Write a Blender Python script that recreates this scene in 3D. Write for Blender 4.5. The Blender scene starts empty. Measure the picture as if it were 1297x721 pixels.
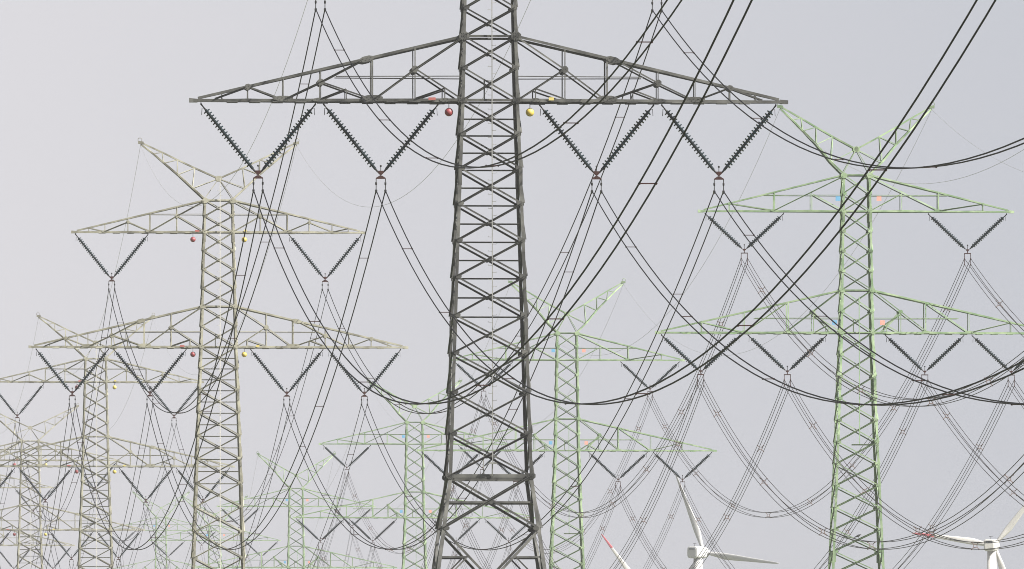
import bpy, math, random
from mathutils import Vector as V, Matrix
random.seed(7)
sc = bpy.context.scene
COL = sc.collection
F = 17250.0            # focal length in photo pixels (photo is 1297 x 721)
CX, YH = 648.5, 978.0  # principal column, horizon row (below the frame)
EYE = 1.7

# ---------------------------------------------------------------- camera
cam = bpy.data.cameras.new('camera')
cam.sensor_width = 36.0
cam.lens = 36.0 * F / 1297.0
cam.clip_start = 1.0
cam.clip_end = 60000.0
cam_o = bpy.data.objects.new('camera', cam)
cam_o.location = (0, 0, EYE)
cam_o.rotation_euler = (math.radians(90) + math.atan((YH - 360.5) / F), 0, 0)
COL.objects.link(cam_o)
sc.camera = cam_o

# ---------------------------------------------------------------- world, sun, exposure
SUN = V((0.64, -0.33, 0.69)).normalized()
elev = math.asin(SUN.z)
rot = math.atan2(SUN.x, SUN.y)
w = bpy.data.worlds.new('World')
sc.world = w
w.use_nodes = True
nt = w.node_tree
sky = nt.nodes.new('ShaderNodeTexSky')
sky.sky_type = 'NISHITA'
sky.sun_disc = False
sky.sun_elevation = elev
sky.sun_rotation = rot
sky.air_density = 1.0
sky.dust_density = 4.0
sky.ozone_density = 1.0
hs = nt.nodes.new('ShaderNodeHueSaturation')
hs.inputs['Saturation'].default_value = 0.12
tint = nt.nodes.new('ShaderNodeMix')
tint.data_type = 'RGBA'
tint.blend_type = 'MULTIPLY'
tint.inputs[0].default_value = 1.0
# the hazy sky is a little brighter and greyer towards the left (a world direction)
tcw = nt.nodes.new('ShaderNodeTexCoord')
sepw = nt.nodes.new('ShaderNodeSeparateXYZ')
mrw = nt.nodes.new('ShaderNodeMapRange')
mrw.inputs['From Min'].default_value = -0.05
mrw.inputs['From Max'].default_value = 0.05
rampw = nt.nodes.new('ShaderNodeValToRGB')
rampw.color_ramp.elements[0].color = (1.0, 0.985, 1.035, 1)
rampw.color_ramp.elements[1].color = (0.73, 0.762, 0.845, 1)
nt.links.new(tcw.outputs['Generated'], sepw.inputs[0])
nt.links.new(sepw.outputs['X'], mrw.inputs['Value'])
nt.links.new(mrw.outputs[0], rampw.inputs[0])
nt.links.new(rampw.outputs[0], tint.inputs[7])
bg = nt.nodes['Background']
bg.inputs['Strength'].default_value = 0.065
nt.links.new(sky.outputs[0], hs.inputs['Color'])
# pale grey haze bank low over the horizon, all the way round
mrz = nt.nodes.new('ShaderNodeMapRange')
mrz.interpolation_type = 'SMOOTHSTEP'
mrz.inputs['From Min'].default_value = 0.06
mrz.inputs['From Max'].default_value = 0.22
mrz.inputs['To Min'].default_value = 1.0
mrz.inputs['To Max'].default_value = 0.0
bank = nt.nodes.new('ShaderNodeMix')
bank.data_type = 'RGBA'
bank.inputs[7].default_value = (2.20, 2.20, 2.18, 1)
nt.links.new(sepw.outputs['Z'], mrz.inputs['Value'])
nt.links.new(mrz.outputs[0], bank.inputs[0])
nt.links.new(hs.outputs[0], bank.inputs[6])
nt.links.new(bank.outputs[2], tint.inputs[6])
nt.links.new(tint.outputs[2], bg.inputs['Color'])

sun = bpy.data.lights.new('sun', 'SUN')
sun.energy = 5.0
sun.angle = math.radians(0.5)
sun.color = (1.0, 0.95, 0.86)
sun_o = bpy.data.objects.new('sun', sun)
sun_o.rotation_euler = SUN.to_track_quat('Z', 'Y').to_euler()
sun_o.location = (200, -200, 300)
COL.objects.link(sun_o)

sc.cycles.filter_width = 0.95
sc.cycles.use_denoising = True
sc.cycles.denoising_prefilter = 'ACCURATE'
sc.cycles.use_adaptive_sampling = False
sc.view_settings.view_transform = 'Standard'
sc.view_settings.look = 'None'
sc.view_settings.gamma = 1.0
sc.view_settings.use_curve_mapping = False
sc.view_settings.exposure = 2.40

HAZE_DENSITY = 0.000095

# ---------------------------------------------------------------- helpers
def X(v): return V(v)

class MB:
    """collects vertices and faces, then links them as ONE mesh object"""
    def __init__(s): s.v = []; s.f = []
    def poly_prism(s, prof, P, Q, u, v):
        n = len(prof); b = len(s.v)
        for B in (P, Q):
            for (a, c) in prof: s.v.append(B + u * a + v * c)
        s.f.append(tuple(b + i for i in range(n)))
        s.f.append(tuple(b + n + i for i in reversed(range(n))))
        for i in range(n):
            j = (i + 1) % n
            s.f.append((b + i, b + n + i, b + n + j, b + j))
    def axes(s, P, Q, u, v):
        a = (Q - P).normalized()
        u = (u - a * u.dot(a)).normalized()
        v = v - a * v.dot(a); v = (v - u * v.dot(u)).normalized()
        return u, v
    def angle(s, P, Q, u, v, w, t=None, off=0.0, centre=True):
        """steel angle section: flat across u, standing flange along v on the upper u edge"""
        t = t or w * 0.16
        P = X(P); Q = X(Q); u, v = s.axes(P, Q, X(u), X(v))
        a = -w / 2 if centre else 0.0
        prof = [(a, off), (a + w, off), (a + w, off + w), (a + w - t, off + w), (a + w - t, off + t), (a, off + t)]
        s.poly_prism(prof, P, Q, u, v)
    def bar(s, P, Q, w, h=None, up=(0, 0, 1)):
        h = h or w
        P = X(P); Q = X(Q); a = (Q - P).normalized(); up = X(up)
        if abs(a.dot(up)) > 0.98: up = V((0, 1, 0))
        u = a.cross(up).normalized(); v = u.cross(a).normalized()
        s.poly_prism([(-w/2, -h/2), (w/2, -h/2), (w/2, h/2), (-w/2, h/2)], P, Q, u, v)
    def tube(s, pts, r, n=6, caps=True):
        pts = [X(p) for p in pts]; b = len(s.v); m = len(pts)
        rr = r if isinstance(r, (list, tuple)) else [r] * m
        for i, p in enumerate(pts):
            a = (pts[min(i + 1, m - 1)] - pts[max(i - 1, 0)]).normalized()
            up = V((0, 0, 1)) if abs(a.z) < 0.95 else V((0, 1, 0))
            u = a.cross(up).normalized(); v = u.cross(a).normalized()
            for k in range(n):
                th = 2 * math.pi * k / n
                s.v.append(p + u * (math.cos(th) * rr[i]) + v * (math.sin(th) * rr[i]))
        for i in range(m - 1):
            for k in range(n):
                k2 = (k + 1) % n
                s.f.append((b + i*n + k, b + i*n + k2, b + (i+1)*n + k2, b + (i+1)*n + k))
        if caps:
            s.f.append(tuple(b + k for k in reversed(range(n))))
            s.f.append(tuple(b + (m-1)*n + k for k in range(n)))
    def plate(s, pts2, O, u, v, t):
        """polygon pts2 in the (u,v) plane through O, thickness t along u x v"""
        u = X(u).normalized(); v = X(v).normalized(); n = u.cross(v)
        O = X(O)
        b = len(s.v); m = len(pts2)
        for d in (-t/2, t/2):
            for (a, c) in pts2: s.v.append(O + u*a + v*c + n*d)
        s.f.append(tuple(b + i for i in reversed(range(m))))
        s.f.append(tuple(b + m + i for i in range(m)))
        for i in range(m):
            j = (i+1) % m
            s.f.append((b+i, b+j, b+m+j, b+m+i))
    def ball(s, c, r, nu=20, nv=12):
        c = X(c); pts = []; 
        s.tube([c + V((0, 0, -r*math.cos(math.pi*i/nv))) for i in range(nv+1)],
               [max(1e-4, r*math.sin(math.pi*i/nv)) for i in range(nv+1)], nu)
    def build(s, name, mat, parent=None, smooth=False):
        me = bpy.data.meshes.new(name)
        me.from_pydata([tuple(p) for p in s.v], [], s.f)
        me.validate(); me.update()
        if smooth:
            for p in me.polygons: p.use_smooth = True
        me.materials.append(mat)
        o = bpy.data.objects.new(name, me)
        COL.objects.link(o)
        if parent is not None: o.parent = parent
        return o

def tag(o, label=None, cat=None, group=None, kind=None):
    if label: o['label'] = label
    if cat: o['category'] = cat
    if group: o['group'] = group
    if kind: o['kind'] = kind
    return o
def empty(name, loc=(0, 0, 0), rz=0.0):
    o = bpy.data.objects.new(name, None)
    o.empty_display_size = 0.5
    o.location = loc; o.rotation_euler = (0, 0, rz)
    COL.objects.link(o)
    return o
def copy_tree(o, parent=None):
    kids = list(o.children)
    c = o.copy(); COL.objects.link(c)
    if parent is not None: c.parent = parent
    for k in kids: copy_tree(k, c)
    return c

def mat(name, col, rough=0.6, metal=0.0, var=None, scale=1.5, var_amt=0.5, stretch=None, spec=0.5, bars=0.0):
    m = bpy.data.materials.new(name); m.use_nodes = True
    t = m.node_tree; p = t.nodes['Principled BSDF']
    p.inputs['Base Color'].default_value = (*col, 1)
    p.inputs['Roughness'].default_value = rough
    p.inputs['Metallic'].default_value = metal
    p.inputs['Specular IOR Level'].default_value = spec
    if var:
        tc = t.nodes.new('ShaderNodeTexCoord')
        mp = t.nodes.new('ShaderNodeMapping')
        if stretch: mp.inputs['Scale'].default_value = stretch
        n = t.nodes.new('ShaderNodeTexNoise'); n.inputs['Scale'].default_value = scale
        n.inputs['Detail'].default_value = 6.0
        r = t.nodes.new('ShaderNodeValToRGB')
        r.color_ramp.elements[0].position = 0.5 - var_amt * 0.25
        r.color_ramp.elements[1].position = 0.5 + var_amt * 0.35
        r.color_ramp.elements[0].color = (*col, 1)
        r.color_ramp.elements[1].color = (*var, 1)
        t.links.new(tc.outputs['Object'], mp.inputs[0]); t.links.new(mp.outputs[0], n.inputs['Vector'])
        t.links.new(n.outputs['Fac'], r.inputs[0])
        if bars:      # every bar has weathered (or been replaced) a little differently
            g = t.nodes.new('ShaderNodeNewGeometry')
            k = t.nodes.new('ShaderNodeMapRange')
            k.inputs['To Min'].default_value = 1.0 - bars
            k.inputs['To Max'].default_value = 1.0 + bars
            sc_ = t.nodes.new('ShaderNodeVectorMath'); sc_.operation = 'SCALE'
            t.links.new(g.outputs['Random Per Island'], k.inputs['Value'])
            t.links.new(r.outputs[0], sc_.inputs[0]); t.links.new(k.outputs[0], sc_.inputs['Scale'])
            t.links.new(sc_.outputs[0], p.inputs['Base Color'])
        else:
            t.links.new(r.outputs[0], p.inputs['Base Color'])
    return m

M = dict(
    dark=mat('dark grey steel paint', (0.0155, 0.0158, 0.0152), 0.65, 0, (0.041, 0.041, 0.038), 1.2, spec=0.12, bars=0.5),
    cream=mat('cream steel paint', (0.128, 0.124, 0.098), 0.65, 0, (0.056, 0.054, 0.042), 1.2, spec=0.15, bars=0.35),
    green=mat('pale green steel paint', (0.058, 0.090, 0.048), 0.65, 0, (0.122, 0.155, 0.097), 1.2, spec=0.15, bars=0.35),
    galv=mat('galvanised rail', (0.07, 0.07, 0.069), 0.5, 0.1, (0.10, 0.099, 0.096), 3),
    white_rail=mat('white painted rail', (0.20, 0.194, 0.182), 0.6, 0, (0.15, 0.145, 0.136), 3),
    green_rail=mat('dark green rail', (0.06, 0.10, 0.05), 0.55, 0, (0.09, 0.14, 0.07), 3),
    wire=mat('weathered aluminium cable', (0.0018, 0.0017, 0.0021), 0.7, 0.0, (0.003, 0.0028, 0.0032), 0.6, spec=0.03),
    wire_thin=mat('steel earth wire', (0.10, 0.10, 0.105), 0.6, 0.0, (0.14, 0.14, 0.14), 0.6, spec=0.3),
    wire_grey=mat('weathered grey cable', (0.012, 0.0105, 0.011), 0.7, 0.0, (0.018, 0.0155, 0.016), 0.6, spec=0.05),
    glaze=mat('dark teal glazed porcelain', (0.0007, 0.0034, 0.0046), 0.35, 0.0, (0.0016, 0.0065, 0.0082), 2.0, spec=0.1),
    rust=mat('rust brown fitting', (0.011, 0.0042, 0.0035), 0.6, 0.0, (0.02, 0.0075, 0.006), 5, spec=0.08),
    rust_light=mat('red brown spacer', (0.045, 0.027, 0.024), 0.6, 0.0, (0.06, 0.038, 0.034), 5),
    fitting=mat('black iron fitting', (0.004, 0.004, 0.004), 0.5, 0.0, (0.008, 0.0075, 0.007), 5, spec=0.08),
    red=mat('red paint', (0.10, 0.003, 0.007), 0.6, 0, (0.07, 0.003, 0.005), 4),
    yellow=mat('yellow paint', (0.22, 0.165, 0.022), 0.65, 0, (0.19, 0.14, 0.02), 4),
    red_plate=mat('faded red plate', (0.13, 0.022, 0.016), 0.6, 0, (0.10, 0.02, 0.016), 4),
    yellow_plate=mat('yellow plate', (0.22, 0.18, 0.045), 0.6, 0, (0.19, 0.155, 0.04), 4),
    blue_plate=mat('blue plate', (0.03, 0.105, 0.19), 0.6, 0, (0.04, 0.13, 0.21), 4),
    pink_plate=mat('salmon plate', (0.26, 0.115, 0.09), 0.6, 0, (0.22, 0.10, 0.08), 4),
    turbine=mat('white turbine paint', (0.27, 0.262, 0.248), 0.55, 0, (0.235, 0.229, 0.22), 0.6),
    tip=mat('red blade tip paint', (0.24, 0.018, 0.03), 0.5, 0, (0.20, 0.018, 0.028), 0.6),
    turbine_shaded=mat('shaded white turbine paint', (0.205, 0.205, 0.205), 0.55, 0, (0.175, 0.176, 0.178), 0.6),  # same white paint, toned down: the middle turbine's weaker sunlight put into the colour
    glass=mat('dark nacelle opening', (0.04, 0.05, 0.06), 0.3),
    feather=mat('black feathers', (0.012, 0.012, 0.014), 0.6, 0, (0.02, 0.02, 0.024), 20),
    concrete=mat('concrete footing', (0.32, 0.31, 0.29), 0.85, 0, (0.25, 0.245, 0.23), 3),
)

# ---------------------------------------------------------------- where things stand
# (photo column, photo row of the lower arm, metres away)
def place(cx, yarm, d): return V(((cx - CX) * d / F, d, EYE + (YH - yarm) * d / F))
T_ARM, G_ARM = 35.7, 34.8           # height of the lower arm above the base
T_YAW = math.atan((648.5 + 313) / F)
G_YAW = math.atan((648.5 + 359) / F)
T_POS = [place(619, 128, 690), place(276.5, 440, 1090), place(121, 591, 1485), place(38, 671.5, 1800), place(-26, 691, 2170)]
G_POS = [place(1084.5, 422, 1027), place(718, 571, 1380), place(525, 656, 1698), place(375, 719, 2050), place(272, 749, 2464), place(204, 728, 2830)]
T0 = T_POS[0] + (T_POS[0] - T_POS[1])*1.057 + V((-.45, 0, .17))
G0 = G_POS[0] + (G_POS[0] - G_POS[1])
TURB = [dict(hub=(1256, 691), d=3000), dict(hub=(884, 700), d=3000), dict(hub=(808, 745), d=3750)]

anchors = [(p.x, p.y, p.z - T_ARM) for p in T_POS + [T0]] + [(p.x, p.y, p.z - G_ARM) for p in G_POS + [G0]] + [(0, 0, 0)]
for t in TURB:
    anchors.append(((t['hub'][0] - CX) * t['d'] / F, t['d'], 0.0))
for k in range(24):
    th = k * math.pi / 12
    anchors.append((4200 * math.cos(th), 1700 + 4200 * math.sin(th), 0.0))
def ground_z(x, y):
    s = ws = 0.0
    for (ax, ay, az) in anchors:
        d2 = (x - ax) ** 2 + (y - ay) ** 2 + 30.0
        k = 1.0 / (d2 ** 1.5)
        s += k * az; ws += k
    return s / ws

# ---------------------------------------------------------------- ground
def build_ground():
    def ticks(lo, hi, inner_lo, inner_hi, step, far):
        a = []
        x = inner_lo
        while x <= inner_hi + 1e-6: a.append(x); x += step
        k = step
        x = inner_hi
        while x < hi: k *= 1.6; x = min(hi, x + k); a.append(x)
        k = step; x = inner_lo
        while x > lo: k *= 1.6; x = max(lo, x - k); a.insert(0, x)
        return a
    xs = ticks(-9000, 9000, -400, 400, 20, 0)
    ys = ticks(-7000, 11000, -100, 3900, 25, 0)
    mb = MB()
    for y in ys:
        for x in xs: mb.v.append(V((x, y, ground_z(x, y))))
    n = len(xs)
    for j in range(len(ys) - 1):
        for i in range(n - 1):
            mb.f.append((j*n+i, j*n+i+1, (j+1)*n+i+1, (j+1)*n+i))
    m = mat('meadow and stubble', (0.055, 0.085, 0.025), 0.9, 0, (0.12, 0.105, 0.055), 0.012)
    o = mb.build('ground', m, smooth=True)
    tag(o, kind='structure')
    return min(v.z for v in mb.v)
ground_min = build_ground()

# ---------------------------------------------------------------- haze (one closed box of even air round everything)
def build_haze():
    mb = MB()
    x0, x1, y0, y1, z0, z1 = -9200, 9200, -7200, 11200, ground_min - 1.0, 82.0
    for z in (z0, z1):
        for (x, y) in ((x0, y0), (x1, y0), (x1, y1), (x0, y1)): mb.v.append(V((x, y, z)))
    mb.f = [(3, 2, 1, 0), (4, 5, 6, 7), (0, 1, 5, 4), (1, 2, 6, 5), (2, 3, 7, 6), (3, 0, 4, 7)]
    m = bpy.data.materials.new('haze air'); m.use_nodes = True
    t = m.node_tree
    t.nodes.remove(t.nodes['Principled BSDF'])
    pv = t.nodes.new('ShaderNodeVolumePrincipled')
    pv.inputs['Color'].default_value = (0.23, 0.231, 0.243, 1)
    pv.inputs['Density'].default_value = HAZE_DENSITY
    pv.inputs['Anisotropy'].default_value = 0.0
    t.links.new(pv.outputs[0], t.nodes['Material Output'].inputs['Volume'])
    try: m.cycles.homogeneous_volume = True
    except Exception: pass
    o = mb.build('haze', m)
    tag(o, kind='stuff')
build_haze()

# ---------------------------------------------------------------- lattice pylons
def interp(tab, z):
    tab = sorted(tab)
    if z <= tab[0][0]: return tab[0][1]
    for (a, b), (c, d) in zip(tab, tab[1:]):
        if z <= c: return b + (d - b) * (z - a) / (c - a)
    return tab[-1][1]

OCT = [(-.5, -.22), (-.22, -.5), (.22, -.5), (.5, -.22), (.5, .22), (.22, .5), (-.22, .5), (-.5, .22)]

STYLE_T = dict(
    arm=T_ARM, hw=[(11.75, 1.15), (0, 1.46), (-7.7, 1.75), (-19.05, 2.12), (-23.6, 2.75), (-35.7, 4.4)],
    top=11.75, waist=3.24, upper=9.2,
    panels=[11.75, 10.5, 9.2, 7.7, 6.2, 4.7, 3.24, 1.65, 0, -1.7, -3.45, -5.25, -7.1, -8.95, -10.9, -12.8, -14.8, -16.9, -19.05, -21.7],
    rungs=(0.0, -10.9), knee=-19.05, foot=[-21.7, -24.3, -35.7],
    low_half=15.0, up_half=11.6, horn=(6.25, 16.4), ridge=13.5,
    leg=0.16, diag=0.09, rung=0.078, chord=0.145, web=0.08, rail=(16.0, -18.4), rail_x=0.08,
    low_web=[((13.55, 'b'), (13.55, 't')), ((12.24, 'b'), (12.24, 't')), ((10.45, 'b'), (10.45, 't')), ((8.56, 'b'), (8.56, 't')),
             ((5.95, 'b'), (5.95, 't')), ((3.8, 'b'), (3.8, 't')), ((13.9, .08), (12.3, 't')), ((12.2, 't'), (10.6, .08)),
             ((10.3, .08), (8.56, .91)), ((8.56, .91), (6.43, 't')), ((8.5, .91), (6.1, .08)), ((8.5, .08), (7.27, .55)), ((7.27, 'b'), (7.27, .55)),
             ((5.8, .08), (3.8, 1.56)), ((3.8, 1.56), (1.42, 3.15)), ((3.75, 1.56), (1.5, .08)), ((3.75, .08), (2.3, .58)), ((2.3, 'b'), (2.3, .58)),
             ((7.8, 1.2), (1.4, 1.2))],
    low_plates=[(10.45, .09, 1.0, .26), (5.95, .1, 1.05, .3), (8.56, .91, .34, .34), (8.56, .02, .8, .2), (12.24, 't', .34, .3), (6.25, 't', .75, .3), (3.8, 1.56, .34, .34), (2.3, .0, .5, .2)],
    up_web=[((10.4, 'b'), (10.4, 't')), ((9.1, 'b'), (9.1, 't')), ((7.26, 'b'), (7.26, 't')), ((5.5, 'b'), (5.5, 't')), ((3.35, 'b'), (3.35, 't')),
            ((5.5, .05), (3.35, 1.28)), ((3.35, 1.28), (1.2, 2.45)), ((3.3, 1.28), (1.25, .08)), ((5.5, .05), (7.26, .8)), ((9.1, .05), (7.26, .8)), ((10.4, 't'), (9.2, .05)),
            ((5.5, 1.42), (1.2, 1.42))],
    up_plates=[(5.5, .06, .7, .22), (7.26, .8, .25, .25), (3.35, 1.28, .3, .3), (9.1, .04, .5, .18)],
    vs=[(11.7, 0, 'outer'), (5.48, 0, 'inner'), (8.55, 9.2, 'upper')],
)
STYLE_G = dict(
    arm=G_ARM, hw=[(11.9, 1.04), (0, 1.26), (-19.0, 1.95), (-23.0, 2.5), (-34.8, 4.1)],
    top=11.9, waist=3.2, upper=9.17,
    panels=[11.9, 10.5, 9.17, 7.65, 6.15, 4.65, 3.2, 1.6, 0, -1.65, -3.3, -4.95, -6.6, -8.25, -9.9, -11.55, -13.2, -14.85, -16.5, -18.2, -19.9, -21.8],
    rungs=None, knee=-19.9, foot=[-21.8, -26.6, -34.8],
    low_half=15.0, up_half=11.76, horn=(5.75, 17.1), ridge=13.5,
    leg=0.175, diag=0.08, rung=0.08, chord=0.13, web=0.08, rail=(2.7, -8.4), rail_x=0.12,
    low_web=[((11.7, 'b'), (11.7, 't')), ((8.5, 'b'), (8.5, 't')), ((5.2, 'b'), (5.2, 't')), ((3.3, 'b'), (3.3, 1.6)),
             ((11.7, 't'), (8.7, .06)), ((8.4, .06), (5.25, 't')), ((5.3, .06), (1.25, 3.15)), ((3.3, 1.35), (1.3, .06)), ((1.9, .06), (3.3, 1.55)), ((2.2, 'b'), (2.2, .55)), ((3.1, .06), (2.2, .55)),
             ((7.7, 1.09), (1.2, 1.09))],
    low_plates=[(8.5, .05, .6, .2), (5.2, .05, .6, .2), (3.3, 1.58, .28, .28), (11.7, 't', .25, .2)],
    up_web=[((9.6, 'b'), (9.6, 't')), ((6.2, 'b'), (6.2, 't')), ((3.4, 'b'), (3.4, 1.5)), ((9.6, 't'), (6.3, .06)), ((6.2, .06), (1.05, 2.6)), ((3.3, 1.25), (1.1, .06)),
            ((6.95, 1.2), (1.05, 1.2))],
    up_plates=[(6.2, .05, .55, .2), (9.6, 't', .22, .2)],
    vs=[(11.75, 0, 'outer'), (5.2, 0, 'inner'), (8.45, 9.17, 'upper')],
)

def build_pylon(S, m, rail_mat, plates, bolts):
    root = empty('lattice_pylon')
    A = S['arm']; hw = lambda z: interp(S['hw'], z)
    up = V((0, 0, 1))
    faces = [(V((0, -1, 0)), V((1, 0, 0))), (V((1, 0, 0)), V((0, 1, 0))), (V((0, 1, 0)), V((-1, 0, 0))), (V((-1, 0, 0)), V((0, -1, 0)))]
    # corner legs, with splice plates
    zs = [S['top'] + 0.15, S['waist'], 0, -7.7, S['knee'], S['foot'][0] - 1.8, S['foot'][2]]
    if 'rungs' in S: pass
    for sx in (-1, 1):
        for sy in (-1, 1):
            mb = MB()
            for a, b in zip(zs, zs[1:]):
                k = S['leg'] * (0.85 if a > S['waist'] else 1.0 if a > -8 else 1.15)
                P = V((sx*hw(a), sy*hw(a), A + a)); Q = V((sx*hw(b), sy*hw(b), A + b))
                u, v = mb.axes(P, Q, V((-sx, 0, 0)), V((0, -sy, 0)))
                t = k * 0.14
                mb.poly_prism([(0, 0), (k, 0), (k, t), (t, t), (t, k), (0, k)], P, Q, u, v)
            for z in (S['upper'] - 0.4, -3.9, -11.5, -16.9):
                h = hw(z); k = S['leg'] * 1.1
                for q in range(2):
                    if q == 0: mb.plate([(-.0, -.42), (k, -.42), (k, .42), (0, .42)], (sx*(h + .012), sy*(h + .016), A + z), (-sx, 0, 0), (0, 0, 1), .02)
                    else: mb.plate([(-.0, -.42), (k, -.42), (k, .42), (0, .42)], (sx*(h + .016), sy*(h - .01), A + z), (0, -sy, 0), (0, 0, 1), .02)
            leg = mb.build('leg', m, root)
            # gusset plates where arms and waist meet the leg
            for (z, sz) in ((S['top'] - .05, .42), (S['upper'], .26), (S['waist'], .44 if bolts else .36), (0.0, .30), (S['knee'], .34 if bolts else .3)):
                g = MB(); h = hw(z)
                cxp = sx * (h - .06)
                g.plate([(a*sz*1.15, c*sz*1.0) for a, c in OCT], (cxp, sy*(h + .035), A + z), (1, 0, 0), (0, 0, 1), .022)
                if bolts:
                    for i in range(5):
                        for j in range(3):
                            bx = cxp + (j - 1)*sz*.26 + (i % 2)*.03; bz = A + z + (i - 2)*sz*.17
                            g.tube([(bx, sy*(h + .04), bz), (bx, sy*(h + .075), bz)], .022, 6)
                g.build('gusset_plate', m, leg)
            ft = MB()
            zf = S['foot'][2]; hf = hw(zf)
            ft.tube([(sx*hf, sy*hf, A + zf - .9), (sx*hf, sy*hf, A + zf + .28), (sx*hf, sy*hf, A + zf + .35)], [.55, .55, .48], 16)
            ft.build('footing', M['concrete'], root)
    # bracing on the four faces
    P_ = S['panels']
    for fi, (n, t) in enumerate(faces):
        mb = MB()
        pt = lambda s, z: n*hw(z) + t*(s*(hw(z) - .05)) + up*(A + z)
        front = (fi == 0); back = (fi == 2)
        for i, (a, b) in enumerate(zip(P_, P_[1:])):
            k = S['diag'] * (0.9 if a > 0 else 1.0 if a > S['knee'] else 1.25) * (1.12 if back else 1.0)
            # rising to the right seen from outside: stands outward; falling: inside
            mb.angle(pt(-1, b), pt(1, a), up, n if not back else -n, k, off=.004 if not back else .035)
            mb.angle(pt(-1, a), pt(1, b), up, -n, k, off=.03 if not back else .07)
            if bolts or S['rungs']:
                zc = (a + b) / 2
                mb.plate([(q*.2, r*.2) for q, r in OCT], pt(0, zc) + n*.0, t, up, .03)
            for s_ in (-1, 1):
                mb.plate([(q*.3, r*.22) for q, r in OCT], pt(s_*.93, b) + n*.028, t, up, .018)
        levels = [S['top'], S['upper'], S['waist'], 0.0, S['knee']]
        for z in levels:
            mb.angle(pt(-1, z), pt(1, z), up, -n, S['diag']*(1.25 if z > S['knee'] else 2.0), off=.04)
        if S['rungs'] and back:
            for a, b in zip(P_, P_[1:]):
                if a <= S['rungs'][0] + .01 and b >= S['rungs'][1] - .01:
                    mb.angle(pt(-1, b), pt(1, b), up, -n, S['rung'], off=.1)
                    mb.angle(pt(-1, (a+b)/2), pt(1, (a+b)/2), up, -n, S['rung'], off=.1)
        if not S['rungs'] and back:
            mb.angle(pt(-1, -8.4), pt(0.15, -8.4), up, -n, .1, off=.1)
        z0, z1, z2 = S['foot']
        zk = (S['knee'] + z0) / 2
        mb.angle(pt(-1, zk), pt(1, zk), up, -n, S['diag'], off=.09)
        # splayed foot: inverted V, with struts
        for s_ in (-1, 1):
            mb.angle(pt(s_, z0 - .05), pt(0.02*s_, z1), up, -n, S['diag']*1.35, off=.03)
            mb.angle(pt(s_, z2 + .5), pt(0.02*s_, z1), up, -n, S['diag']*1.35, off=.03)
            zq = z0 - 1.45
            mb.angle(pt(s_, zq), pt(s_*.46, zq), up, -n, S['diag']*.9, off=.06)
            mb.angle(pt(s_, zq - 1.7), pt(s_*.46, zq), up, -n, S['diag']*.8, off=.06)
        mb.angle(pt(-1, z1), pt(1, z1), up, -n, S['diag']*1.2, off=.05)
        if bolts or S['rungs']:
            mb.bar(pt(-1, S['knee'] - .12) - n*.12, pt(1, S['knee'] - .12) - n*.12, .1, .13)
        mb.build('lattice_face', m, root)
    # cross diaphragm at waist / arm levels
    # arms
    def arm(side, half, zb, apex, web, plates_, ch, kind):
        sx = side
        xr = hw(zb); xa = hw(zb + apex)
        dr, dt = xr - .02, .13
        yd = lambda x: dr + (dt - dr) * (abs(x) - xr) / (half - xr)
        zt = lambda x: apex * (half - x) / (half - xa) * 0.985 + .03
        def node(p, sy):
            x, z = p
            zz = .04 if z == 'b' else zt(x) if z == 't' else z
            return V((sx*x, sy*yd(x), A + zb + zz))
        mb = MB()
        for sy in (-1, 1):
            n = V((0, sy, 0))
            for i, (p, q) in enumerate(web):
                a_, b_ = node(p, sy), node(q, sy)
                vert = abs(p[0] - q[0]) < .05
                k = S['web'] * (.62 if vert and max(p[0], q[0]) > 6.5 else .72 if vert and p[0] < 5 else 1.0)
                if p[1] == q[1] and isinstance(p[1], float): k = S['web'] * .6
                d_ = (b_ - a_)
                uu = up if not vert else V((sx, 0, 0))
                rising = (d_.x * d_.z) > 0
                v_ = -n if (sy > 0 or not rising) else n
                mb.angle(a_, b_, uu, v_, k, off=.012 if v_ == -n else .02)
        # lacing of the lower plane between front and back chords
        xs = sorted({p[0] for w_ in web for p in w_ if p[1] == 'b'} | {xr + .1})
        for i, x in enumerate(xs):
            mb.angle(node((x, 0.0), -1), node((x, 0.0), 1), V((1, 0, 0)), V((0, 0, 1)), .08, off=.02)
            if i + 1 < len(xs):
                mb.angle(node((x, 0.0), -1 if i % 2 else 1), node((xs[i+1], 0.0), 1 if i % 2 else -1), V((1, 0, 0)), V((0, 0, 1)), .06, off=.03)
        o = mb.build('crossarm', m, root)
        b = MB(); tchord = MB()
        for sy in (-1, 1):
            n = V((0, sy, 0))
            k = ch
            b.angle(V((sx*(xr - .05), sy*dr, A + zb)), V((sx*half, sy*dt, A + zb)), up, -n, k, off=-.02)
            tchord.angle(V((sx*(xa - .05), sy*(xa - .04), A + zb + apex)), V((sx*(half - .25), sy*dt, A + zb + .12)), up, -n, k*.9, off=-.018)
            for x in [xr + 1.2 + i*1.15 for i in range(int((half - xr - 1.6)/1.15))]:
                if (x*7.3) % 2.1 < 1.3:   # splice and packing plates under the chord
                    b.plate([(-.28, -.035), (.28, -.035), (.28, .035), (-.28, .035)], V((sx*x, sy*(yd(x) + .03), A + zb - ch*.5)), (1, 0, 0), up, .03)
        b.plate([(-.2, -.1), (.22, -.1), (.22, .08), (-.2, .12)], V((sx*half, 0, A + zb)), (1, 0, 0), up, .3)
        b.build('bottom_chord', m, o)
        tchord.build('top_chord', m, o)
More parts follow.
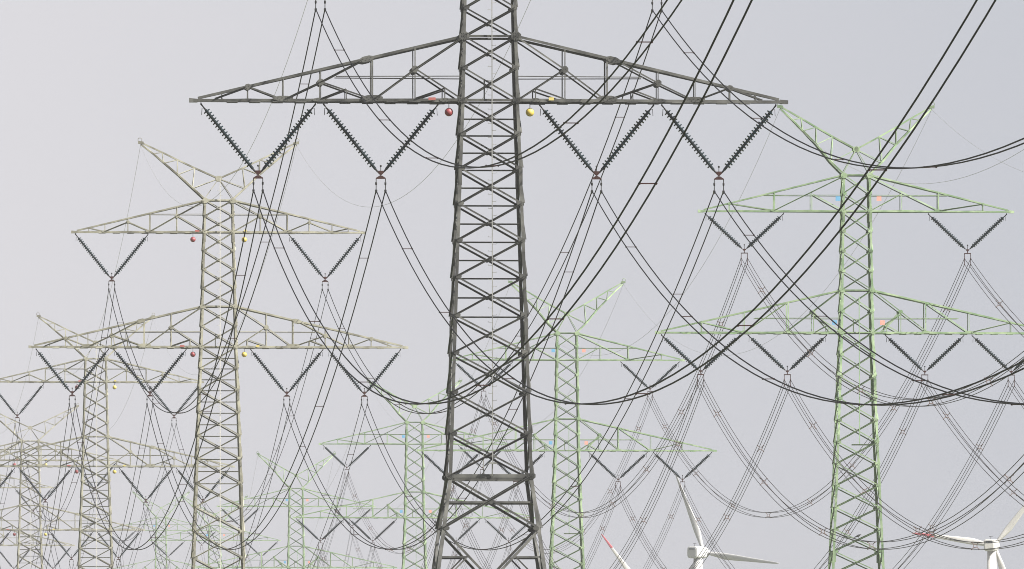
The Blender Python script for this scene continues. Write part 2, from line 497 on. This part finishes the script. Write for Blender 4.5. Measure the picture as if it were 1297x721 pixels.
        for (x, z, wd, h) in plates_:
            for sy in (-1, 1):
                g = MB()
                c = node((x, z), sy) + V((0, sy*.03, 0))
                tilt = V((1, 0, 0))
                if z == 't': tilt = V((half - xa, 0, -apex * sx)).normalized() if sx > 0 else V((half - xa, 0, apex)).normalized()
                uv = tilt.cross(V((0, 1, 0))).normalized()
                if uv.z < 0: uv = -uv
                g.plate([(a2*wd, c2*h) for a2, c2 in OCT], c, tilt, uv, .022)
                if bolts:
                    for i in range(max(2, int(wd/.12))):
                        bp = c + tilt*((i + .5)/max(2, int(wd/.12)) - .5)*wd*.8 + uv*(.05 if i % 2 else -.05)
                        g.tube([bp, bp + V((0, sy*.035, 0))], .02, 6)
                g.build('gusset_plate', m, o)
        return o
    for sx in (-1, 1):
        arm(sx, S['low_half'], 0.0, S['waist'], S['low_web'], S['low_plates'], S['chord'], 'low')
        arm(sx, S['up_half'], S['upper'], S['top'] - S['upper'], S['up_web'], S['up_plates'], S['chord']*.92, 'up')
    # earth wire peaks
    hx, hz = S['horn']
    UP = [(6.25, 16.4), (4.51, 15.6), (3.29, 15.0), (1.91, 14.35), (0.0, 13.5)]
    LO = [(6.25, 16.25), (5.26, 15.5), (4.39, 14.75), (3.29, 13.82), (2.1, 12.72), (1.15, 11.85)]
    def hm(p): return (p[0]*hx/6.25 if p[0] > 1.2 else p[0]*hw(S['top'])/1.15, S['top'] + (p[1] - 11.75)*((hz - S['top'])/(16.4 - 11.75)) if p[1] > 13 else S['top'] + (p[1]-11.75))
    for sx in (-1, 1):
        mb = MB()
        for sy in (-1, 1):
            n = V((0, sy, 0))
            yu = lambda x: .05 + .42*(hx - x)/hx
            yl = lambda x: .05 + (hw(S['top']) - .05)*(hx - x)/(hx - 1.1)
            U = [V((sx*a, sy*yu(a), A + c)) for a, c in map(hm, UP)]
            Lw = [V((sx*a, sy*yl(a), A + c)) for a, c in map(hm, LO)]
            for a, b in zip(U, U[1:]): mb.angle(a, b, up, -n, .12)
            for a, b in zip(Lw, Lw[1:]): mb.angle(a, b, up, -n, .13)
            k = S['web']*.72
            for a, b in ((Lw[1], U[1]), (U[1], Lw[2]), (Lw[2], U[2]), (U[2], Lw[3]), (Lw[3], U[3]), (U[3], Lw[4]), (Lw[4], U[4]), (U[4], Lw[5])):
                mb.angle(a, b, V((sx, 0, .6)), -n, k, off=.02)
            mb.plate([(q*.42, r*.42) for q, r in OCT], U[4] + V((sx*.05, sy*.04, 0)), (1, 0, 0), up, .025)
        mb.bar(U[-1], V((U[-1].x, -U[-1].y, U[-1].z)), .1)
        tip = V((sx*hx, 0, A + hz))
        mb.tube([tip + V((sx*.05 + .16*math.sin(q), 0, .2 + .16*math.cos(q))) for q in [i*math.pi/6 for i in range(13)]], .025, 5)
        mb.plate([(-.25, -.12), (.2, -.12), (.2, .12), (-.25, .06)], tip, (sx, 0, 0), up, .2)
        mb.build('earth_wire_peak', m, root)
    # climbing rail with step pegs
    r0, r1 = S['rail']; mb = MB()
    lv = [z for z in [S['top'] + .4, 9.2, 3.24, 0, -7.7, -12.8, S['knee'] + .5] if r1 < z < r0]
    lv = [min(r0, S['ridge'])] + [z for z in lv if z < min(r0, S['ridge']) - .3] + [r1]
    P = [V((S['rail_x'], -(hw(z) + .16), A + z)) for z in lv]
    wr = .05 if bolts else .065 if S['rungs'] else .06
    for a, b in zip(P, P[1:]): mb.bar(a, b, wr, .06)
    z = lv[0] - .3; i = 0
    while z > r1 + .3 and S['rungs']:
        y = -(hw(z) + .19); s_ = 1 if i % 2 else -1
        mb.tube([(S['rail_x'], y, A + z), (S['rail_x'] + s_*.2, y, A + z), (S['rail_x'] + s_*.2, y, A + z + .04)], .014, 5)
        z -= .36; i += 1
    for z in lv[1:-1]:
        mb.bar((S['rail_x'], -(hw(z) - .03), A + z), (S['rail_x'], -(hw(z) + .16), A + z), .06)
    if S['rungs']:
        yb = -(hw(r1) + .2)
        mb.plate([(-.22, -.05), (.22, -.05), (.22, .0), (.08, .05), (-.08, .05), (-.22, .0)], (S['rail_x'], yb, A + r1), (1, 0, 0), up, .3)
        mb.bar((S['rail_x'] - .02, yb, A + r1), (S['rail_x'] - .02, yb + .15, A + S['knee']), .06)
        mb.bar((S['rail_x'] - .45, yb + .25, A + S['knee']), (S['rail_x'] - .45, yb + .25, A + r1 + .45), .05)
    mb.build('climbing_rail', rail_mat, root)
    hp = MB(); hp.bar((-.3, -hw(0) + .1, A + .03), (-.3, -hw(.9) + .1, A + 1.0), .07); hp.bar((-.3, -hw(0.9) + .1, A + .97), (.1, -hw(.9) + .1, A + .97), .05)
    hp.build('hoist_post', m, root)
    # circuit plates
    for (x, z, wd, ht, mk) in plates:
        g = MB()
        y = -(hw(0 if z < 5 else S['upper']) + .05) if S['rungs'] else -(hw(0) - .12)
        g.plate([(-wd/2, -ht/2), (wd/2, -ht/2), (wd/2, ht/2), (-wd/2, ht/2)], (x, y if abs(x) < 2.0 else y*.93, A + z), (1, 0, 0), up, .03)
        g.build('circuit_plate', M[mk], root)
    return root

TPL = [(-2.95, .05, .36, .14, 'red_plate'), (3.1, .06, .26, .15, 'yellow_plate'), (-1.75, 9.27, .34, .14, 'red_plate'), (2.1, 9.3, .24, .15, 'yellow_plate')]
GPL = [(-1.72, .75, .36, .34, 'blue_plate'), (1.9, .75, .36, .34, 'pink_plate'), (-1.45, 10.1, .36, .34, 'blue_plate'), (1.65, 10.1, .36, .34, 'pink_plate')]
P1 = build_pylon(STYLE_T, M['dark'], M['galv'], TPL, True)
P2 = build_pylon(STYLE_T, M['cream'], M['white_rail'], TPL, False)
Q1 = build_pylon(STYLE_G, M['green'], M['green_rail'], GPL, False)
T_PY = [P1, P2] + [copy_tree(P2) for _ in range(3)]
G_PY = [Q1] + [copy_tree(Q1) for _ in range(5)]
T_LAB = ['large dark grey lattice pylon nearest the viewer with ladder rail up its middle',
         'tall cream lattice pylon left of the dark one, nearest of the cream row',
         'cream lattice pylon standing second in the cream row, left of the tall cream one',
         'smaller pale cream lattice pylon, third in the cream row, near the left edge',
         'faint pale lattice pylon farthest along the cream row, cut by the left edge']
G_LAB = ['tall light green lattice pylon at right, nearest of the green row',
         'green lattice pylon directly right of the dark pylon, second in the green row',
         'green lattice pylon directly left of the dark pylon, third in the green row',
         'faint green lattice pylon fourth in its row, right of the tall cream pylon',
         'hazy green lattice pylon fifth in its row, seen through the tall cream pylon',
         'faintest bluish green lattice pylon, left of and behind the tall cream pylon']
for o, p, l in zip(T_PY, T_POS, T_LAB):
    o.location = (p.x, p.y, p.z - T_ARM); o.rotation_euler.z = T_YAW
    tag(o, l, 'pylon', 'dark and cream pylons of the left line')
for o, p, l in zip(G_PY, G_POS, G_LAB):
    o.location = (p.x, p.y, p.z - G_ARM); o.rotation_euler.z = G_YAW
    tag(o, l, 'pylon', 'green pylons of the right line')

T_NAME = ['dark pylon', 'tall cream pylon', 'second cream pylon', 'third cream pylon', 'farthest cream pylon']
G_NAME = ['nearest green pylon', 'second green pylon', 'third green pylon', 'fourth green pylon', 'fifth green pylon', 'farthest green pylon']

# ---------------------------------------------------------------- V insulator strings
def string_mesh(mb_rod, P, Q, r, pitch, lead, tail, ck=.33):
    a = (Q - P); L = a.length; a.normalize()
    core = r*ck*1.05; pts = [P + a*lead]; rr = [core]
    n = int((L - lead - tail) / pitch)
    for i in range(n):
        s = lead + (i + .5) * pitch
        for (ds, rad) in ((-.046, core), (-.040, r*.65), (-.022, r), (.032, r), (.040, core)):
            pts.append(P + a*(s + ds)); rr.append(rad)
    pts.append(P + a*(L - tail)); rr.append(core)
    mb_rod.tube(pts, rr, 10)

def build_v(half, drop, r, pitch, quad):
    root = empty('insulator_string')
    yk = drop
    for sx in (-1, 1):
        P = V((sx*half, 0, -.1)); Q = V((sx*.17, 0, -yk + .22))
        mb = MB(); string_mesh(mb, P, Q, r, pitch, .38, .16, .46 if quad else .38)
        ins = mb.build('insulator', M['glaze'], root, smooth=False)
        a = (Q - P).normalized()
        f = MB()
        f.tube([P + V((0, 0, .08)), P, P + a*.2, P + a*.4], [.03, .045, .03, .05], 8)
        g_ = MB(); g_.tube([Q - a*.18, Q + a*.02], [.055, .04], 8)
        g_.build('socket', M['fitting'], ins)
        # arcing horn near the top
        side = V((sx*.22, 0, -.02))
        f.tube([P + a*.3, P + a*.3 + side*.6 + V((0, 0, .05)), P + a*.3 + side*.7 + V((0, 0, -.3))], .018, 5)
        f.build('end_fitting', M['fitting'], ins)
    y = MB()
    if not quad:
        y.plate([(0, -.0), (.2, .2), (.17, .26), (-.17, .26), (-.2, .2)], (0, 0, -yk), (1, 0, 0), (0, 0, 1), .05)
        y.plate([(-.25, -.17), (.25, -.17), (.25, -.12), (.06, .0), (-.06, .0), (-.25, -.12)], (0, 0, -yk + .015), (1, 0, 0), (0, 0, 1), .06)
    else:
        y.plate([(0, .0), (.15, .16), (.13, .2), (-.13, .2), (-.15, .16)], (0, 0, -yk), (1, 0, 0), (0, 0, 1), .05)
        y.plate([(-.26, -.16), (.26, -.16), (.26, -.09), (-.26, -.09)], (0, 0, -yk), (1, 0, 0), (0, 0, 1), .06)
        y.bar((0, 0, -yk + .05), (0, 0, -yk - .1), .06)
    y.build('yoke_plate', M['rust'], root)
    h = MB()
    h.tube([(0, 0, -yk + .2), (0, 0, -yk + .48)], .018, 6)
    h.ball((0, 0, -yk + .5), .055, 8, 6)
    h.build('arcing_rod', M['fitting'], root)
    for sx in (-1, 1):
        c = MB(); x = sx*.235
        if not quad:
            c.tube([(x, 0, -yk - .14), (x, 0, -yk - .3), (x, 0, -yk - .34), (x, 0, -yk - .44), (x, 0, -yk - .48), (x, 0, -yk - .72)], [.022, .022, .05, .05, .022, .022], 8)
            c.tube([(x, -.42, -yk - .86), (x, -.2, -yk - .76), (x, 0, -yk - .74), (x, .2, -yk - .76), (x, .42, -yk - .86)], [.03, .055, .065, .055, .03], 8)
        else:
            c.tube([(x, 0, -yk - .12), (x, 0, -yk - .5), (x, 0, -yk - .95)], .024, 6)
            for zz in (.5, .95):
                c.tube([(x, -.35, -yk - zz - .06), (x, 0, -yk - zz), (x, .35, -yk - zz - .06)], [.025, .05, .025], 8)
        c.build('suspension_clamp', M['fitting'] if not quad else M['rust'], root)
    return root
T_DROP, G_DROP = 3.72, 2.95
VT = build_v(2.9, T_DROP, .185, .182, False)
VG = build_v(2.97, G_DROP, .18, .175, True)

def to_world(pos, yaw, local):
    c, s = math.cos(yaw), math.sin(yaw)
    return V((pos.x + c*local[0] - s*local[1], pos.y + s*local[0] + c*local[1], pos.z + local[2]))

def strings(proto, S, positions, names, yaw, first_skip, group):
    used = False
    for pi, (p, nm) in enumerate(zip(positions, names)):
        for side in (-1, 1):
            for (x, z, kind) in S['vs']:
                o = proto if not used else copy_tree(proto)
                used = True
                o.location = to_world(p, yaw, (side*x, 0, z - .08))
                o.rotation_euler.z = yaw
                sd = 'left' if side < 0 else 'right'
                where = {'outer': 'outer ' + sd + ' of lower arm', 'inner': 'inner ' + sd + ' of lower arm', 'upper': sd + ' upper arm'}[kind]
                tag(o, f'V shaped insulator at {where}, {nm}', 'insulator', group)
strings(VT, STYLE_T, T_POS, T_NAME, T_YAW, 0, 'V insulators of the left line')
strings(VG, STYLE_G, G_POS, G_NAME, G_YAW, 0, 'V insulators of the right line')

# ---------------------------------------------------------------- coloured marker balls hung from the arms
def build_ball(mk):
    root = empty('marker_ball')
    b = MB(); b.ball((0, 0, -.56), .215, 24, 14); b.build('ball', M[mk], root, smooth=True)
    r = MB(); r.tube([(0, 0, -.02), (0, 0, -.36)], .018, 6); r.build('hanger', M['fitting'], root)
    return root
BR, BY = build_ball('red'), build_ball('yellow')
ub = {'r': False, 'y': False}
for p, nm in zip(T_POS, T_NAME):
    for (z, an) in ((0.0, 'lower'), (9.2, 'upper')):
        for (x, key, pr, cn) in ((-2.08, 'r', BR, 'red'), (2.03, 'y', BY, 'yellow')):
            o = pr if not ub[key] else copy_tree(pr)
            ub[key] = True
            o.location = to_world(p, T_YAW, (x, -1.1 if z == 0 else -.95, z - .05))
            o.rotation_euler.z = T_YAW
            tag(o, f'{cn} ball hanging below the {an} arm of {nm}', 'marker ball', 'coloured balls under the pylon arms')

# ---------------------------------------------------------------- conductors
def sag_pts(A, B, sag, n):
    return [A.lerp(B, i/n) - V((0, 0, 4*sag*(i/n)*(1 - i/n))) for i in range(n + 1)]

def spacer_mesh(offs, quad):
    s = MB()
    if not quad:
        a, b = offs
        s.bar(a, b, .032, .035)
        for p in (a, b): s.tube([p + V((0, -.06, 0)), p + V((0, .06, 0))], .042, 6)
    else:
        c = sum(offs, V((0, 0, 0))) / 4
        for p in offs:
            q = c + (p - c)*.45
            s.bar(p, q, .045)
            s.tube([p + V((0, -.08, 0)), p + V((0, .08, 0))], .05, 6)
        qs = [c + (p - c)*.45 for p in (offs[0], offs[1], offs[3], offs[2])]
        for i in range(4): s.bar(qs[i], qs[(i+1) % 4], .045)
    return s

def bundle(A, B, yaw, sag, quad, r, label, group, spacer_proto, step):
    root = empty('conductor_cable', A.lerp(B, .5) - V((0, 0, sag)), yaw)
    base = V(root.location)
    c, s_ = math.cos(yaw), math.sin(yaw)
    def loc(p):
        d = p - base
        return V((c*d.x + s_*d.y, -s_*d.x + c*d.y, d.z))
    offs = QUAD if quad else TWIN
    pts = [loc(p) for p in sag_pts(A, B, sag, 56)]
    for k, o in enumerate(offs):
        w_ = MB()
        # sub-conductors never hang exactly alike
        j = random.uniform(-.03, .03)
        m_ = len(pts) - 1
        w_.tube([p + o - V((0, 0, j*4*(i/m_)*(1 - i/m_))) for i, p in enumerate(pts)], r, 6)
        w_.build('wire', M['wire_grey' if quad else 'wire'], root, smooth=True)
    L = (B - A).length
    n = int(L / step)
    for i in range(n):
        t = (i + .5 + random.uniform(-.12, .12)) / n
        p = loc(A.lerp(B, t) - V((0, 0, 4*sag*t*(1 - t))))
        if spacer_proto[0] is None:
            sp = spacer_mesh(offs, quad).build('spacer', M['rust_light'] if quad else M['rust'], root)
            spacer_proto[0] = sp
        else:
            sp = spacer_proto[0].copy(); COL.objects.link(sp); sp.parent = root
        sl = (B - A).normalized().z
        sp.location = p
    tag(root, label, 'power cable', group)
    return root
TWIN = [V((-.235, 0, 0)), V((.235, 0, 0))]
QUAD = [V((-.235, 0, .225)), V((.235, 0, .225)), V((-.235, 0, -.225)), V((.235, 0, -.225))]
SP_T, SP_G = [None], [None]

def line(S, positions, names, start_name, yaw, drop, below, quad, sag_of, r, what, group, proto, step, wire_group):
    for i in range(len(positions) - 1):
        A, B = positions[i], positions[i+1]
        for side in (-1, 1):
            sd = 'left' if side < 0 else 'right'
            for (x, z, kind) in S['vs']:
                a = to_world(A, yaw, (side*x, 0, z - drop - below - .08)); b = to_world(B, yaw, (side*x, 0, z - drop - below - .08))
                kd = {'outer': 'outer', 'inner': 'inner', 'upper': 'upper'}[kind]
                if names[i] is None:
                    lb = f'{what} from {kd} {sd} insulator of {names[i+1]} towards the viewer'
                else:
                    lb = f'{what}, {kd} {sd}, from {names[i]} to {names[i+1]}'
                bundle(a, b, yaw, sag_of(i), quad, r*(1.0, 1.0, .8, .7, .65, .65)[i], lb, group, proto, step)
            hx, hz = S['horn']
            a = to_world(A, yaw, (side*hx, 0, hz - .2)); b = to_world(B, yaw, (side*hx, 0, hz - .2))
            base = a.lerp(b, .5)
            w_ = MB(); w_.tube([p - base for p in sag_pts(a, b, sag_of(i)*.8, 48)], .013, 5)
            o = w_.build('earth_wire', M['wire_thin'], None, smooth=True); o.location = base
            lb = (f'thin grey earth wire from {sd} peak of {names[i+1]} towards the viewer' if names[i] is None
                  else f'thin earth wire from {sd} peak of {names[i]} to {names[i+1]}')
            tag(o, lb, 'earth wire', wire_group)
T_SAG, G_SAG = 14.7, 15.3
line(STYLE_T, [T0] + T_POS, [None] + T_NAME, '', T_YAW, T_DROP, .74, False,
     lambda i: T_SAG * ((([T0] + T_POS)[i+1] - ([T0] + T_POS)[i]).length / 400.0) ** 2 if i else 16.13, .030, 'twin black cable', 'twin cables of the left line', SP_T, 46, 'earth wires of the left line')
line(STYLE_G, [G0] + G_POS, [None] + G_NAME, '', G_YAW, G_DROP, .72, True,
     lambda i: G_SAG * ((([G0] + G_POS)[i+1] - ([G0] + G_POS)[i]).length / 353.0) ** 2, .023, 'four strand cable', 'four strand cables of the right line', SP_G, 44, 'earth wires of the right line')

# ---------------------------------------------------------------- wind turbines
def blade_loft(L, r0, r1, mbo, c_rot):
    """sections of a tapered blade between fractions r0 and r1 of length L along +Z"""
    chord = [(0, .8), (.06, .8), (.12, 1.0), (.24, 1.5), (.4, 1.3), (.6, .95), (.8, .66), (.93, .42), (.985, .26), (1.0, .07)]
    thick = [(0, .85), (.06, .82), (.12, .7), (.24, .42), (.4, .30), (.6, .2), (.8, .12), (1.0, .03)]
    n = 20; m = 14
    secs = []
    for i in range(n + 1):
        f = r0 + (r1 - r0)*i/n
        ch, th = interp(chord, f), interp(thick, f)
        tw = math.radians(14*(1 - f)**2)
        z = f*L + .4
        sweep = .02*L*f*f*.6
        ring = []
        for k in range(m):
            a = 2*math.pi*k/m
            x = ch*.5*math.cos(a) + (ch - .85)*.22
            y = th*.5*math.sin(a)
            ring.append(V((x*math.cos(tw) - y*math.sin(tw), x*math.sin(tw) + y*math.cos(tw) - sweep*.4, z)))
        secs.append(ring)
    b = len(mbo.v)
    R = Matrix.Rotation(c_rot, 3, 'Y')
    for ring in secs:
        for p in ring: mbo.v.append(R @ p)
    for i in range(n):
        for k in range(m):
            k2 = (k+1) % m
            mbo.f.append((b+i*m+k, b+i*m+k2, b+(i+1)*m+k2, b+(i+1)*m+k))
    mbo.f.append(tuple(b+k for k in reversed(range(m)))); mbo.f.append(tuple(b+n*m+k for k in range(m)))

def turbine(hub, d, L, ang, yaw, tips, label):
    paint = M['turbine'] if tips else M['turbine_shaded']
    h = place(hub[0], hub[1], d)
    gz = ground_z(h.x, h.y)
    root = empty('wind_turbine', (h.x, h.y, gz), yaw)
    H = h.z - gz
    t = MB(); t.tube([(0, 0, -.5), (0, 0, H*.35), (0, 0, H*.7), (0, 0, H - 1.3)], [1.75, 1.5, 1.22, .98], 28); t.build('tower', paint, root, smooth=True)
    # nacelle (long axis +Y, away from the viewer), rounded box
    nb = MB(); m = 20; secs = [(-2.7, .72), (-2.6, .95), (-2.2, 1.0), (1.2, 1.0), (2.0, .9), (2.2, .75)]
    b = 0
    for (y, k) in secs:
        for i in range(m):
            a = 2*math.pi*i/m
            ca, sa = math.cos(a), math.sin(a)
            e = .45
            x = math.copysign(abs(ca)**e, ca)*1.3*k; z = math.copysign(abs(sa)**e, sa)*1.35*k
            nb.v.append(V((x, y, H + z)))
    for j in range(len(secs) - 1):
        for i in range(m):
            i2 = (i+1) % m
            nb.f.append((j*m+i, j*m+i2, (j+1)*m+i2, (j+1)*m+i))
    nb.f.append(tuple(range(m))); nb.f.append(tuple((len(secs)-1)*m + i for i in reversed(range(m))))
    nac = nb.build('nacelle', paint, root)
    v = MB(); v.plate([(-.7, -.2), (.7, -.2), (.7, .25), (-.7, .25)], (0, -2.72, H + .75), (1, 0, 0), (0, 0, 1), .06); v.build('vent', M['glass'], nac)
    mast = MB(); mast.tube([(.2, -1.8, H + 1.3), (.2, -1.8, H + 2.0)], .06, 6); mast.bar((-.2, -1.8, H + 1.9), (.6, -1.8, H + 1.9), .08); mast.build('wind_vane', M['fitting'], nac)
    hb = MB(); hb.tube([(0, 2.15, H), (0, 2.4, H), (0, 3.2, H), (0, 3.8, H), (0, 4.1, H), (0, 4.25, H)], [.9, 1.15, 1.15, .9, .55, .05], 20); hb.build('hub', paint, root, smooth=True)
    for k in range(3):
        a = math.radians(90 - (ang + 120*k))     # rotation about Y from +Z towards +X
        cut = .73 if tips else 1.0
        mb = MB(); blade_loft(L, 0, cut, mb, a)
        bl = mb.build('blade', paint, root, smooth=True); bl.location = (0, 2.8, H)
        if tips:
            mt = MB(); blade_loft(L, .7301, 1.0, mt, a); mt.build('blade_tip', M['tip'], bl, smooth=True)
    tag(root, label, 'wind turbine', 'wind turbines beyond the lines')
turbine((1256, 691), 3000, 18.4, 171, math.radians(-14), True, 'white wind turbine with red blade tips at lower right corner')
turbine((884, 700), 3000, 18.9, 112, math.radians(-30), False, 'shaded white wind turbine without red tips, right of the second green pylon')
turbine((808, 745), 3750, 18.2, 126, math.radians(-14), True, 'wind turbine showing only one red tipped blade above the bottom edge')

# ---------------------------------------------------------------- a crow on the nearest green pylon
def crow():
    p = to_world(G_POS[0], G_YAW, (-.02, -1.95, -15.47))
    root = empty('crow', p, math.radians(-20))
    b = MB()
    b.tube([(-.30, 0, .02), (-.16, 0, .07), (-.04, 0, .12), (.07, 0, .17), (.14, 0, .21), (.19, 0, .225), (.235, 0, .215), (.29, 0, .205)],
           [.03, .05, .085, .08, .05, .045, .02, .004], 10)
    b.build('body', M['feather'], root, smooth=True)
    for s_ in (-1, 1):
        l = MB(); l.tube([(.0, s_*.03, .07), (.01, s_*.03, .0), (.05, s_*.03, -.01)], .008, 5); l.build('leg', M['fitting'], root)
    tag(root, 'small black crow perched on a brace of the nearest green pylon', 'bird')
crow()
